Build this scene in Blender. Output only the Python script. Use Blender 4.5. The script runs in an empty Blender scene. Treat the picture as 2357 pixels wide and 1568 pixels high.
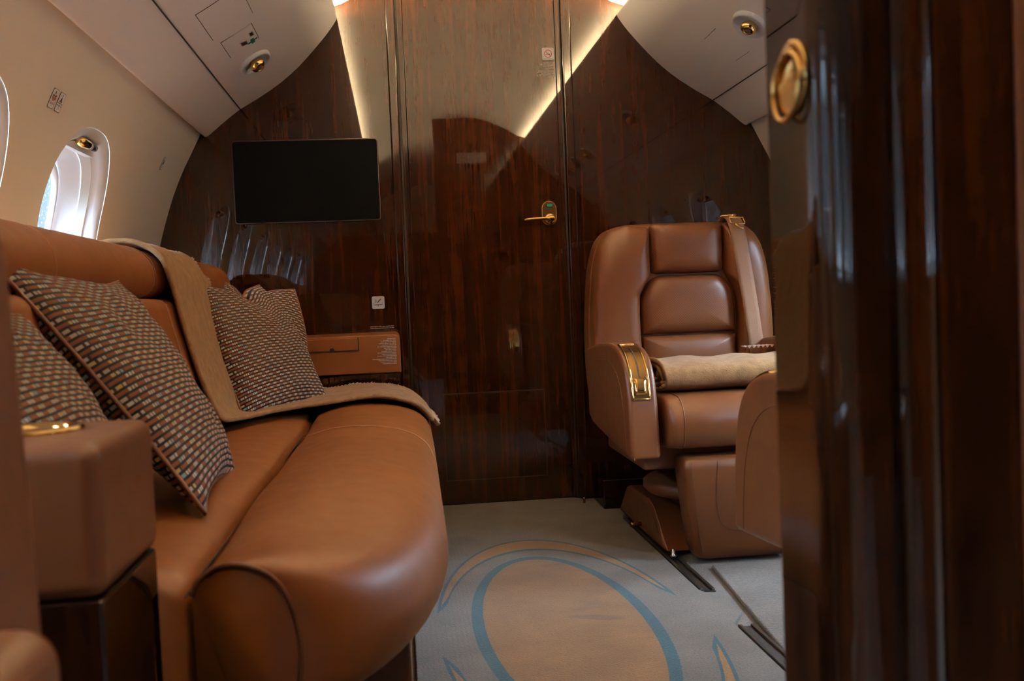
import bpy, bmesh, math, random
from mathutils import Vector, Matrix, noise
random.seed(7)
S = bpy.context.scene
COL = S.collection

# ------------------------------------------------------------------ camera
cam_d = bpy.data.cameras.new('camera'); cam = bpy.data.objects.new('camera', cam_d); COL.objects.link(cam)
cam_d.sensor_width = 36.0; cam_d.lens = 35.007; cam_d.clip_start = 0.02
R = Matrix(((0.9926806847737336, 0.04592839170067683, -0.111694408601954),
            (-0.1132923484148179, 0.033792746372297504, -0.9929868549398189),
            (-0.041831828406209574, 0.9983729929882953, 0.03874874196392271)))
cam.matrix_world = Matrix.Translation((-0.352, -3.78, 0.762)) @ R.to_4x4()
cam_d.dof.use_dof = True; cam_d.dof.focus_distance = 3.0; cam_d.dof.aperture_fstop = 7.0
S.camera = cam
S.view_settings.view_transform = 'Standard'; S.view_settings.look = 'None'
S.view_settings.gamma = 1.0; S.view_settings.use_curve_mapping = False
S.view_settings.exposure = 1.0
S.cycles.use_denoising = True
S.cycles.max_bounces = 10; S.cycles.diffuse_bounces = 5; S.cycles.glossy_bounces = 5
S.cycles.transparent_max_bounces = 12; S.cycles.sample_clamp_indirect = 4.0
S.cycles.caustics_reflective = False; S.cycles.caustics_refractive = False

# ------------------------------------------------------------------ world: overcast sky, bright overhead, dim at the horizon
W = bpy.data.worlds.new('sky'); S.world = W; W.use_nodes = True
nt = W.node_tree; nt.nodes.clear()
wo = nt.nodes.new('ShaderNodeOutputWorld'); bg = nt.nodes.new('ShaderNodeBackground')
tc = nt.nodes.new('ShaderNodeTexCoord'); sx = nt.nodes.new('ShaderNodeSeparateXYZ'); rp = nt.nodes.new('ShaderNodeValToRGB')
mr = nt.nodes.new('ShaderNodeMapRange'); mr.inputs[1].default_value = -0.3; mr.inputs[2].default_value = 0.7
nt.links.new(tc.outputs['Generated'], sx.inputs[0]); nt.links.new(sx.outputs[2], mr.inputs[0]); nt.links.new(mr.outputs[0], rp.inputs[0])
rp.color_ramp.elements[0].position = 0.0; rp.color_ramp.elements[0].color = (0.03, 0.033, 0.036, 1)
rp.color_ramp.elements[1].position = 1.0; rp.color_ramp.elements[1].color = (0.56, 0.77, 1.0, 1)
for p, c in ((0.26, (0.022, 0.026, 0.030, 1)), (0.31, (0.0055, 0.0080, 0.0098, 1)), (0.47, (0.0065, 0.0100, 0.0125, 1)), (0.53, (0.10, 0.14, 0.18, 1)), (0.66, (0.50, 0.71, 0.92, 1))):
    e = rp.color_ramp.elements.new(p); e.color = c
SKY = 46
bg.inputs[1].default_value = SKY
nt.links.new(rp.outputs[0], bg.inputs[0]); nt.links.new(bg.outputs[0], wo.inputs[0])

# ------------------------------------------------------------------ materials
def mat(name):
    m = bpy.data.materials.new(name); m.use_nodes = True
    return m, m.node_tree.nodes, m.node_tree.links, m.node_tree.nodes['Principled BSDF']

def plain(name, col, rough=0.5, metal=0.0, spec=0.5, bump=0.0, bscale=200.0, var=0.0, vscale=6.0, coat=0.0, sheen=0.0):
    m, N, L, P = mat(name)
    P.inputs['Base Color'].default_value = (*col, 1); P.inputs['Roughness'].default_value = rough
    P.inputs['Metallic'].default_value = metal; P.inputs['Specular IOR Level'].default_value = spec
    P.inputs['Coat Weight'].default_value = coat; P.inputs['Sheen Weight'].default_value = sheen
    t = N.new('ShaderNodeTexCoord')
    if bump:
        n = N.new('ShaderNodeTexNoise'); n.inputs['Scale'].default_value = bscale; n.inputs['Detail'].default_value = 3
        b = N.new('ShaderNodeBump'); b.inputs['Strength'].default_value = bump; b.inputs['Distance'].default_value = 0.002
        L.new(t.outputs['Object'], n.inputs['Vector']); L.new(n.outputs['Fac'], b.inputs['Height']); L.new(b.outputs[0], P.inputs['Normal'])
    if var:
        n = N.new('ShaderNodeTexNoise'); n.inputs['Scale'].default_value = vscale; n.inputs['Detail'].default_value = 4
        r = N.new('ShaderNodeValToRGB')
        r.color_ramp.elements[0].color = (*[c * (1 - var) for c in col], 1); r.color_ramp.elements[1].color = (*[min(1, c * (1 + var)) for c in col], 1)
        r.color_ramp.elements[0].position = 0.3; r.color_ramp.elements[1].position = 0.7
        L.new(t.outputs['Object'], n.inputs['Vector']); L.new(n.outputs['Fac'], r.inputs[0]); L.new(r.outputs[0], P.inputs['Base Color'])
    return m

def leather(name, col, rough=0.42, perf=False):
    m, N, L, P = mat(name)
    t = N.new('ShaderNodeTexCoord')
    n = N.new('ShaderNodeTexNoise'); n.inputs['Scale'].default_value = 5; n.inputs['Detail'].default_value = 5
    r = N.new('ShaderNodeValToRGB'); r.color_ramp.elements[0].position = 0.3; r.color_ramp.elements[1].position = 0.72
    r.color_ramp.elements[0].color = (*[c * 0.86 for c in col], 1); r.color_ramp.elements[1].color = (*[c * 1.12 for c in col], 1)
    L.new(t.outputs['Object'], n.inputs['Vector']); L.new(n.outputs['Fac'], r.inputs[0])
    v = N.new('ShaderNodeTexVoronoi'); v.inputs['Scale'].default_value = 420
    n2 = N.new('ShaderNodeTexNoise'); n2.inputs['Scale'].default_value = 28; n2.inputs['Detail'].default_value = 3
    L.new(t.outputs['Object'], v.inputs['Vector']); L.new(t.outputs['Object'], n2.inputs['Vector'])
    ad = N.new('ShaderNodeMath'); ad.operation = 'MULTIPLY_ADD'; ad.inputs[1].default_value = 0.45
    L.new(v.outputs['Distance'], ad.inputs[0]); L.new(n2.outputs['Fac'], ad.inputs[2])
    b = N.new('ShaderNodeBump'); b.inputs['Strength'].default_value = 0.16; b.inputs['Distance'].default_value = 0.002
    L.new(ad.outputs[0], b.inputs['Height']); L.new(b.outputs[0], P.inputs['Normal'])
    mp = N.new('ShaderNodeMapRange'); mp.inputs[3].default_value = rough - 0.07; mp.inputs[4].default_value = rough + 0.09
    L.new(n2.outputs['Fac'], mp.inputs[0]); L.new(mp.outputs[0], P.inputs['Roughness'])
    col_out = r.outputs[0]
    if perf:   # rows of tiny punched holes
        mpn = N.new('ShaderNodeMapping'); mpn.inputs['Rotation'].default_value = (0, math.radians(45), 0); mpn.inputs['Scale'].default_value = (170, 170, 170)
        L.new(t.outputs['Object'], mpn.inputs[0])
        s = N.new('ShaderNodeSeparateXYZ'); L.new(mpn.outputs[0], s.inputs[0])
        outs = []
        for k in (0, 2):
            f = N.new('ShaderNodeMath'); f.operation = 'FRACT'; L.new(s.outputs[k], f.inputs[0])
            c = N.new('ShaderNodeMath'); c.operation = 'COMPARE'; c.inputs[1].default_value = 0.5; c.inputs[2].default_value = 0.17; L.new(f.outputs[0], c.inputs[0])
            outs.append(c)
        mu = N.new('ShaderNodeMath'); mu.operation = 'MULTIPLY'; L.new(outs[0].outputs[0], mu.inputs[0]); L.new(outs[1].outputs[0], mu.inputs[1])
        mx = N.new('ShaderNodeMix'); mx.data_type = 'RGBA'; mx.inputs[7].default_value = (*[c * 0.35 for c in col], 1)
        L.new(mu.outputs[0], mx.inputs[0]); L.new(col_out, mx.inputs[6]); col_out = mx.outputs[2]
    L.new(col_out, P.inputs['Base Color'])
    P.inputs['Specular IOR Level'].default_value = 0.45
    return m

def wood(name, dark, light, coat=1.0, fine=1.0, horiz=False):
    m, N, L, P = mat(name)
    t = N.new('ShaderNodeTexCoord')
    def nz(sc, det, dist=0.0):
        mp = N.new('ShaderNodeMapping'); mp.inputs['Scale'].default_value = sc
        L.new(t.outputs['Object'], mp.inputs[0])
        n = N.new('ShaderNodeTexNoise'); n.inputs['Scale'].default_value = 1.0; n.inputs['Detail'].default_value = det
        n.inputs['Distortion'].default_value = dist; n.inputs['Roughness'].default_value = 0.6
        L.new(mp.outputs[0], n.inputs['Vector']); return n
    a = nz((44 * fine, 44 * fine, 1.6), 5, 0.5); b = nz((190 * fine, 190 * fine, 9), 4); c = nz((9, 9, 14), 3)
    mu = N.new('ShaderNodeMath'); mu.operation = 'MULTIPLY_ADD'; mu.inputs[1].default_value = 0.35
    L.new(b.outputs['Fac'], mu.inputs[0]); L.new(a.outputs['Fac'], mu.inputs[2])
    m2 = N.new('ShaderNodeMath'); m2.operation = 'MULTIPLY_ADD'; m2.inputs[1].default_value = 0.3
    L.new(c.outputs['Fac'], m2.inputs[0]); L.new(mu.outputs[0], m2.inputs[2])
    r = N.new('ShaderNodeValToRGB'); r.color_ramp.elements[0].position = 0.60; r.color_ramp.elements[1].position = 1.08
    r.color_ramp.elements[0].color = (*dark, 1); r.color_ramp.elements[1].color = (*light, 1)
    e = r.color_ramp.elements.new(0.84); e.color = (*[0.45 * (x + y) for x, y in zip(dark, light)], 1)
    L.new(m2.outputs[0], r.inputs[0]); L.new(r.outputs[0], P.inputs['Base Color'])
    P.inputs['Roughness'].default_value = 0.5; P.inputs['Specular IOR Level'].default_value = 0.0
    P.inputs['Coat Weight'].default_value = coat; P.inputs['Coat Roughness'].default_value = 0.02; P.inputs['Coat IOR'].default_value = 1.43
    return m

M = {}
M['wood'] = wood('glossy mahogany', (0.0085, 0.0025, 0.0011), (0.033, 0.0091, 0.0026))
M['wood_door'] = wood('glossy mahogany door', (0.0090, 0.0027, 0.0011), (0.038, 0.0105, 0.0030))
M['wood_dark'] = wood('dark mahogany', (0.003, 0.001, 0.0008), (0.022, 0.006, 0.002))
M['wood_part'] = wood('partition mahogany', (0.006, 0.0018, 0.001), (0.038, 0.0102, 0.0028), fine=0.7)
M['leather'] = leather('tan leather', (0.250, 0.074, 0.0135))
M['leather_seat'] = leather('brown seat leather', (0.160, 0.051, 0.0155), 0.36)
M['leather_perf'] = leather('perforated seat leather', (0.165, 0.054, 0.018), 0.38, True)
M['leather_dark'] = leather('dark tan leather', (0.145, 0.047, 0.015), 0.45)
M['seam'] = plain('seam thread', (0.10, 0.035, 0.014), 0.7)
M['stitch'] = plain('stitch thread', (0.50, 0.24, 0.11), 0.7)
M['cream'] = plain('cream sidewall', (0.84, 0.775, 0.66), 0.55, bump=0.04, bscale=700)
M['bin'] = plain('overhead panel fabric', (0.86, 0.815, 0.77), 0.6, bump=0.06, bscale=900)
M['ceil'] = plain('ceiling cream', (0.86, 0.80, 0.70), 0.6)
M['white'] = plain('white plastic', (0.66, 0.69, 0.72), 0.35)
M['shade'] = plain('shade track grey', (0.52, 0.52, 0.50), 0.5)
M['gap'] = plain('shadow gap', (0.012, 0.008, 0.006), 0.6)
M['gold'] = plain('polished gold', (0.83, 0.53, 0.19), 0.12, 1.0)
M['gold_dark'] = plain('brushed gold', (0.45, 0.27, 0.10), 0.22, 1.0)
M['chrome'] = plain('chrome', (0.8, 0.78, 0.75), 0.1, 1.0)
M['black'] = plain('black plastic', (0.008, 0.008, 0.009), 0.35)
M['screen'] = plain('screen glass', (0.003, 0.003, 0.0035), 0.5, spec=0.0)
M['bezel'] = plain('screen edge', (0.13, 0.09, 0.075), 0.25, 0.6)
M['placard'] = plain('placard white', (0.86, 0.85, 0.84), 0.4)
M['placard_grey'] = plain('placard grey', (0.46, 0.42, 0.38), 0.5)
M['ink'] = plain('black ink', (0.02, 0.02, 0.025), 0.5)
M['red'] = plain('red ink', (0.50, 0.06, 0.04), 0.5)
M['green'] = plain('green ink', (0.01, 0.20, 0.13), 0.4)
M['print'] = plain('white print', (0.50, 0.44, 0.40), 0.6)
M['rail'] = plain('seat track metal', (0.16, 0.14, 0.12), 0.38, 0.9, bump=0.2, bscale=60)
M['blanket'] = plain('camel wool', (0.30, 0.158, 0.068), 0.95, spec=0.1, bump=1.0, bscale=330, var=0.18, vscale=45, sheen=0.12)
M['satin'] = plain('satin trim', (0.52, 0.31, 0.18), 0.32, bump=0.25, bscale=60, sheen=0.2)
M['belt'] = plain('belt webbing', (0.27, 0.125, 0.062), 0.6, bump=0.5, bscale=500)
M['glass_ind'] = plain('indicator green', (0.02, 0.28, 0.17), 0.2)
M['lens'] = plain('lamp lens', (0.10, 0.075, 0.06), 0.15)

def carpet_mat(name, motif):
    m, N, L, P = mat(name)
    t = N.new('ShaderNodeTexCoord'); s = N.new('ShaderNodeSeparateXYZ'); L.new(t.outputs['Object'], s.inputs[0])
    def mth(op, a, b=None, c=None):
        n = N.new('ShaderNodeMath'); n.operation = op
        for i, v in enumerate((a, b, c)):
            if v is None: continue
            if isinstance(v, (int, float)): n.inputs[i].default_value = v
            else: L.new(v, n.inputs[i])
        return n.outputs[0]
    def mix(f, a, b):
        n = N.new('ShaderNodeMix'); n.data_type = 'RGBA'; L.new(f, n.inputs[0])
        for i, v in ((6, a), (7, b)):
            if isinstance(v, tuple): n.inputs[i].default_value = (*v, 1)
            else: L.new(v, n.inputs[i])
        return n.outputs[2]
    nf = N.new('ShaderNodeTexNoise'); nf.inputs['Scale'].default_value = 240; nf.inputs['Detail'].default_value = 4
    nm = N.new('ShaderNodeTexNoise'); nm.inputs['Scale'].default_value = 7; nm.inputs['Detail'].default_value = 4
    for n in (nf, nm): L.new(t.outputs['Object'], n.inputs['Vector'])
    grey = mix(nf.outputs['Fac'], (0.055, 0.046, 0.038), (0.30, 0.262, 0.23))
    col = grey
    if motif:
        wob = mth('MULTIPLY_ADD', nf.outputs['Fac'], 0.006, -0.003)
        x = mth('ADD', mth('SUBTRACT', s.outputs[0], 0.004), wob); dy = mth('ADD', mth('SUBTRACT', s.outputs[1], -1.49), wob)
        def ell(ax, ay, px=x, taper=0, t0=.145, t1=.23):
            if taper:
                k = N.new('ShaderNodeMapRange'); k.inputs[1].default_value = t1; k.inputs[2].default_value = t0; k.inputs[3].default_value = ax; k.inputs[4].default_value = ax + taper
                L.new(mth('ABSOLUTE', dy), k.inputs[0]); ax = k.outputs[0]
            return mth('SQRT', mth('ADD', mth('POWER', mth('ABSOLUTE', mth('DIVIDE', px, ax)), 2.0), mth('POWER', mth('ABSOLUTE', mth('DIVIDE', dy, ay)), 2.0)))
        gold = mix(nf.outputs['Fac'], (0.12, 0.056, 0.019), (0.43, 0.228, 0.092)); blue = mix(nf.outputs['Fac'], (0.014, 0.042, 0.062), (0.050, 0.14, 0.19))
        # stains worn into the gold pile
        st = N.new('ShaderNodeTexNoise'); st.inputs['Scale'].default_value = 1.0; st.inputs['Detail'].default_value = 4
        mp = N.new('ShaderNodeMapping'); mp.inputs['Scale'].default_value = (6, 14, 1); L.new(t.outputs['Object'], mp.inputs[0]); L.new(mp.outputs[0], st.inputs['Vector'])
        sr = N.new('ShaderNodeMapRange'); sr.inputs[1].default_value = 0.54; sr.inputs[2].default_value = 0.72; sr.inputs[4].default_value = 0.6; L.new(st.outputs['Fac'], sr.inputs[0])
        ex = mth('DIVIDE', mth('SUBTRACT', s.outputs[0], 0.085), 0.075); ey = mth('DIVIDE', mth('ADD', mth('SUBTRACT', s.outputs[1], -1.435), mth('MULTIPLY', s.outputs[0], 0.30)), 0.024)
        dd = mth('ADD', mth('MULTIPLY', ex, ex), mth('MULTIPLY', ey, ey))
        dd = mth('ADD', dd, mth('MULTIPLY_ADD', nm.outputs['Fac'], 1.6, -0.8))
        sm = mth('SUBTRACT', 1.0, dd); sm = mth('MULTIPLY', mth('MAXIMUM', sm, 0.0), 1.1); sm = mth('MINIMUM', sm, 0.62)
        gold2 = mix(mth('MAXIMUM', sm, mth('MULTIPLY', sr.outputs[0], 0.6)), gold, (0.13, 0.075, 0.04))
        e_out = ell(0.217, 0.632); e_in = ell(0.188, 0.60)
        col = mix(mth('LESS_THAN', e_out, 1.0), col, blue)
        col = mix(mth('LESS_THAN', e_in, 1.0), col, gold2)
        x2 = mth('SUBTRACT', x, 0.008)
        o1 = ell(0.309, 0.845, x2); i1 = ell(0.289, 0.705, x2, .0222)
        o2 = ell(0.301, 0.830, x2); i2 = ell(0.2935, 0.727, x2, .011, .195, .29)
        ady = mth('ABSOLUTE', dy)
        cr = mth('MULTIPLY', mth('MULTIPLY', mth('LESS_THAN', o1, 1.0), mth('GREATER_THAN', i1, 1.0)), mth('GREATER_THAN', ady, 0.145))
        ci = mth('MULTIPLY', mth('MULTIPLY', mth('LESS_THAN', o2, 1.0), mth('GREATER_THAN', i2, 1.0)), mth('GREATER_THAN', ady, 0.195))
        col = mix(cr, col, blue); col = mix(ci, col, mix(nf.outputs['Fac'], (0.22, 0.11, 0.035), (0.45, 0.24, 0.09)))
        lines = mth('MULTIPLY', mth('LESS_THAN', s.outputs[0], -0.19), mth('COMPARE', mth('FRACT', mth('MULTIPLY', s.outputs[0], 85)), 0.5, 0.16))
        col = mix(mth('MULTIPLY', lines, 0.18), col, (0.10, 0.09, 0.085))
    dirt = N.new('ShaderNodeMapRange'); dirt.inputs[1].default_value = 0.35; dirt.inputs[2].default_value = 0.7; dirt.inputs[3].default_value = 0.78; dirt.inputs[4].default_value = 1.05
    L.new(nm.outputs['Fac'], dirt.inputs[0])
    mm = N.new('ShaderNodeMix'); mm.data_type = 'RGBA'; mm.blend_type = 'MULTIPLY'; mm.inputs[0].default_value = 1.0
    L.new(col, mm.inputs[6]); L.new(dirt.outputs[0], mm.inputs[7]); L.new(mm.outputs[2], P.inputs['Base Color'])
    b = N.new('ShaderNodeBump'); b.inputs['Strength'].default_value = 0.9; b.inputs['Distance'].default_value = 0.004
    L.new(nf.outputs['Fac'], b.inputs['Height']); L.new(b.outputs[0], P.inputs['Normal'])
    P.inputs['Roughness'].default_value = 0.95; P.inputs['Specular IOR Level'].default_value = 0.1; P.inputs['Sheen Weight'].default_value = 0.25
    return m
M['carpet'] = carpet_mat('grey carpet', False); M['carpet_motif'] = carpet_mat('patterned carpet', True)

def weave_mat():
    m, N, L, P = mat('woven pillow cloth')
    uv = N.new('ShaderNodeUVMap'); s = N.new('ShaderNodeSeparateXYZ'); L.new(uv.outputs[0], s.inputs[0])
    def mth(op, a, b=None, c=None):
        n = N.new('ShaderNodeMath'); n.operation = op
        for i, v in enumerate((a, b, c)):
            if v is None: continue
            if isinstance(v, (int, float)): n.inputs[i].default_value = v
            else: L.new(v, n.inputs[i])
        return n.outputs[0]
    def mix(f, a, b):
        n = N.new('ShaderNodeMix'); n.data_type = 'RGBA'; L.new(f, n.inputs[0])
        for i, v in ((6, a), (7, b)):
            if isinstance(v, tuple): n.inputs[i].default_value = (*v, 1)
            else: L.new(v, n.inputs[i])
        return n.outputs[2]
    rows = mth('DIVIDE', s.outputs[1], 0.0092); r = mth('FLOOR', rows); fv = mth('FRACT', rows)
    u = mth('DIVIDE', mth('ADD', s.outputs[0], mth('MULTIPLY', r, 0.0115)), 0.030); seg = mth('FLOOR', u); fu = mth('FRACT', u)
    wn = N.new('ShaderNodeTexWhiteNoise'); wn.noise_dimensions = '3D'
    cb = N.new('ShaderNodeCombineXYZ'); dots = mth('FLOOR', mth('MULTIPLY', u, 6.0)); L.new(dots, cb.inputs[0]); L.new(r, cb.inputs[1]); L.new(cb.outputs[0], wn.inputs['Vector'])
    v = wn.outputs['Value']
    cr = mix(mth('GREATER_THAN', v, 0.62), (0.52, 0.47, 0.40), (0.62, 0.58, 0.50))
    cr = mix(mth('GREATER_THAN', v, 0.76), cr, (0.56, 0.42, 0.17)); cr = mix(mth('GREATER_THAN', v, 0.88), cr, (0.25, 0.36, 0.42))
    fd = mth('FRACT', mth('MULTIPLY', u, 6.0))
    cr = mix(mth('GREATER_THAN', fd, 0.70), cr, (0.04, 0.022, 0.018))
    seg_brown = mth('LESS_THAN', fu, 0.5)
    c = mix(seg_brown, cr, (0.21, 0.078, 0.042))
    c = mix(mth('GREATER_THAN', fv, 0.56), c, (0.014, 0.011, 0.012))
    L.new(c, P.inputs['Base Color']); P.inputs['Roughness'].default_value = 0.9; P.inputs['Specular IOR Level'].default_value = 0.15
    b = N.new('ShaderNodeBump'); b.inputs['Strength'].default_value = 0.6; b.inputs['Distance'].default_value = 0.002
    L.new(mth('PINGPONG', mth('MULTIPLY', fv, 1.6), 0.5), b.inputs['Height']); L.new(b.outputs[0], P.inputs['Normal'])
    return m
M['weave'] = weave_mat()

def glass_mat():
    m, N, L, P = mat('wet window glass'); N.remove(P)
    out = N['Material Output']; tr = N.new('ShaderNodeBsdfTransparent'); gl = N.new('ShaderNodeBsdfGlossy'); gl.inputs['Roughness'].default_value = 0.03
    df = N.new('ShaderNodeBsdfTranslucent'); df.inputs['Color'].default_value = (0.9, 0.95, 1, 1)
    lw = N.new('ShaderNodeLayerWeight'); lw.inputs[0].default_value = 0.25; fr = N.new('ShaderNodeMath'); fr.operation = 'MULTIPLY'; fr.inputs[1].default_value = 0.25; L.new(lw.outputs['Facing'], fr.inputs[0])
    a = N.new('ShaderNodeMixShader'); b = N.new('ShaderNodeMixShader')
    t = N.new('ShaderNodeTexCoord'); v = N.new('ShaderNodeTexVoronoi'); v.inputs['Scale'].default_value = 90; v.inputs['Randomness'].default_value = 1
    L.new(t.outputs['Object'], v.inputs['Vector'])
    mp = N.new('ShaderNodeMapRange'); mp.inputs[1].default_value = 0.16; mp.inputs[2].default_value = 0.26; mp.inputs[3].default_value = 0.10; mp.inputs[4].default_value = 0.0
    L.new(v.outputs['Distance'], mp.inputs[0]); L.new(mp.outputs[0], a.inputs[0]); L.new(tr.outputs[0], a.inputs[1]); L.new(df.outputs[0], a.inputs[2])
    L.new(fr.outputs[0], b.inputs[0]); L.new(a.outputs[0], b.inputs[1]); L.new(gl.outputs[0], b.inputs[2]); L.new(b.outputs[0], out.inputs[0])
    return m
M['glass'] = glass_mat()

def emit(name, col, st):
    m, N, L, P = mat(name); N.remove(P); e = N.new('ShaderNodeEmission'); e.inputs[0].default_value = (*col, 1); e.inputs[1].default_value = st
    L.new(e.outputs[0], N['Material Output'].inputs[0]); return m
M['cove'] = emit('cove lamp', (1.0, 0.77, 0.46), 420.0)

# ------------------------------------------------------------------ mesh helpers
def empty(name, loc, label=None, cat=None, group=None, kind=None, rz=0.0):
    o = bpy.data.objects.new(name, None); COL.objects.link(o); o.location = loc; o.rotation_euler = (0, 0, rz); o.empty_display_size = 0.05
    return tag(o, label, cat, group, kind)
def tag(o, label=None, cat=None, group=None, kind=None):
    if label: o['label'] = label
    if cat: o['category'] = cat
    if group: o['group'] = group
    if kind: o['kind'] = kind
    return o
def link(name, me, m, parent=None, smooth=True, base=None):
    """parent given: vertices are in world axes, moved into the parent's frame unless base is False."""
    if isinstance(m, (list, tuple)):
        for q in m: me.materials.append(q)
    else: me.materials.append(m)
    if smooth:
        for p in me.polygons: p.use_smooth = True
    o = bpy.data.objects.new(name, me); COL.objects.link(o)
    if parent is not None:
        o.parent = parent
        if base is not False:
            off = Vector((0, 0, 0)); q = parent
            while q is not None: off += q.location; q = q.parent
            me.transform(Matrix.Translation(-off))
    return o
def mk(name, vs, fs, m, parent=None, smooth=True, base=None):
    me = bpy.data.meshes.new(name); me.from_pydata([tuple(v) for v in vs], [], [tuple(f) for f in fs]); me.update()
    bm = bmesh.new(); bm.from_mesh(me); bmesh.ops.recalc_face_normals(bm, faces=bm.faces); bm.to_mesh(me); bm.free()
    return link(name, me, m, parent, smooth, base)
def bevel(o, w, seg=3, ang=35):
    b = o.modifiers.new('bevel', 'BEVEL'); b.width = w; b.segments = seg; b.limit_method = 'ANGLE'; b.angle_limit = math.radians(ang); b.harden_normals = True
    return o
def subs(o, n=1):
    s = o.modifiers.new('subdivision', 'SUBSURF'); s.levels = n; s.render_levels = n; return o
def box(name, x0, x1, y0, y1, z0, z1, m, parent=None, r=0.0, seg=3, base=None):
    vs = [(x, y, z) for x in (x0, x1) for y in (y0, y1) for z in (z0, z1)]
    fs = [(0, 1, 3, 2), (4, 6, 7, 5), (0, 4, 5, 1), (2, 3, 7, 6), (0, 2, 6, 4), (1, 5, 7, 3)]
    o = mk(name, vs, fs, m, parent, r > 0, base)
    if r > 0: bevel(o, r, seg)
    return o
def prism(name, pts, plane, a, b, m, parent=None, r=0.0, seg=3, smooth=True, base=None, ang=35):
    """pts: closed outline; plane 'xz' extrudes along y, 'yz' along x, 'xy' along z."""
    def P(p, t):
        if plane == 'xz': return (p[0], t, p[1])
        if plane == 'yz': return (t, p[0], p[1])
        return (p[0], p[1], t)
    n = len(pts); vs = [P(p, a) for p in pts] + [P(p, b) for p in pts]
    fs = [tuple(range(n)), tuple(range(2 * n - 1, n - 1, -1))] + [(i, (i + 1) % n, n + (i + 1) % n, n + i) for i in range(n)]
    o = mk(name, vs, fs, m, parent, smooth, base)
    if r > 0: bevel(o, r, seg, ang)
    elif smooth: bevel(o, 0.0006, 1, ang)
    return o
def grid(name, rows, m, parent=None, close_u=False, close_v=False, caps=False, smooth=True, base=None, uvs=None):
    nu = len(rows); nv = len(rows[0]); vs = [p for r in rows for p in r]; fs = []
    for i in range(nu if close_u else nu - 1):
        for j in range(nv if close_v else nv - 1):
            i2 = (i + 1) % nu; j2 = (j + 1) % nv
            fs.append((i * nv + j, i * nv + j2, i2 * nv + j2, i2 * nv + j))
    if caps:
        fs.append(tuple(range(nv))); fs.append(tuple((nu - 1) * nv + j for j in range(nv - 1, -1, -1)))
    return mk(name, vs, fs, m, parent, smooth, base)
def tube_rows(pts, r, n=8, closed=False):
    pts = [Vector(p) for p in pts]; rows = []; k = len(pts); up = None
    for i, p in enumerate(pts):
        a = pts[(i - 1) % k] if (closed or i > 0) else p; b = pts[(i + 1) % k] if (closed or i < k - 1) else p
        t = (b - a).normalized()
        if up is None: up = t.orthogonal().normalized()
        else: up = (up - t * up.dot(t)).normalized()
        s = t.cross(up); rr = r[i] if isinstance(r, (list, tuple)) else r
        rows.append([p + (up * math.cos(2 * math.pi * j / n) + s * math.sin(2 * math.pi * j / n)) * rr for j in range(n)])
    return rows
def tube(name, pts, r, m, parent=None, n=8, closed=False, base=None):
    return grid(name, tube_rows(pts, r, n, closed), m, parent, close_u=closed, close_v=True, caps=not closed, base=base)
def lathe(name, prof, c, axis, m, parent=None, n=24, base=None):
    """prof: (radius, distance along axis)"""
    ax = Vector(axis).normalized(); u = ax.orthogonal().normalized(); v = ax.cross(u); c = Vector(c)
    rows = [[c + ax * h + (u * math.cos(2 * math.pi * j / n) + v * math.sin(2 * math.pi * j / n)) * max(r, 1e-5) for j in range(n)] for r, h in prof]
    return grid(name, rows, m, parent, close_v=True, caps=True, base=base)
def interp(x, xs, ys):
    if x <= xs[0]: return ys[0]
    for i in range(len(xs) - 1):
        if x <= xs[i + 1]: return ys[i] + (ys[i + 1] - ys[i]) * (x - xs[i]) / (xs[i + 1] - xs[i])
    return ys[-1]
def crom(pts, n):
    """Catmull-Rom through 2-D/3-D points, n steps per span"""
    P = [Vector(p) for p in pts]; out = []
    for i in range(len(P) - 1):
        a = P[i - 1] if i > 0 else P[i] * 2 - P[i + 1]; b = P[i]; c = P[i + 1]; d = P[i + 2] if i + 2 < len(P) else P[i + 1] * 2 - P[i]
        for k in range(n):
            t = k / n; out.append(0.5 * ((2 * b) + (c - a) * t + (2 * a - 5 * b + 4 * c - d) * t * t + (3 * b - a - 3 * c + d) * t ** 3))
    out.append(P[-1]); return out
def rrect(x0, x1, z0, z1, r, n=5):
    out = []
    for cx, cz, a0 in ((x1 - r, z1 - r, 0), (x0 + r, z1 - r, 90), (x0 + r, z0 + r, 180), (x1 - r, z0 + r, 270)):
        for k in range(n + 1):
            a = math.radians(a0 + 90 * k / n); out.append((cx + r * math.cos(a), cz + r * math.sin(a)))
    return out

YF = -7.0     # forward end of the cabin
# ------------------------------------------------------------------ shell
ZS = [-0.05, 0.15, 0.35, 0.6, 0.8, 1.0, 1.1, 1.203, 1.29, 1.375, 1.45, 1.53]; XS = [1.02, 1.13, 1.205, 1.25, 1.248, 1.212, 1.185, 1.15, 1.112, 1.068, 1.030, 0.985]
prof_pts = crom([(z, x) for z, x in zip(ZS, XS)], 6)
PZ = [p[0] for p in prof_pts]; PX = [p[1] for p in prof_pts]
def WX(z): return interp(z, PZ, PX)

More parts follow.
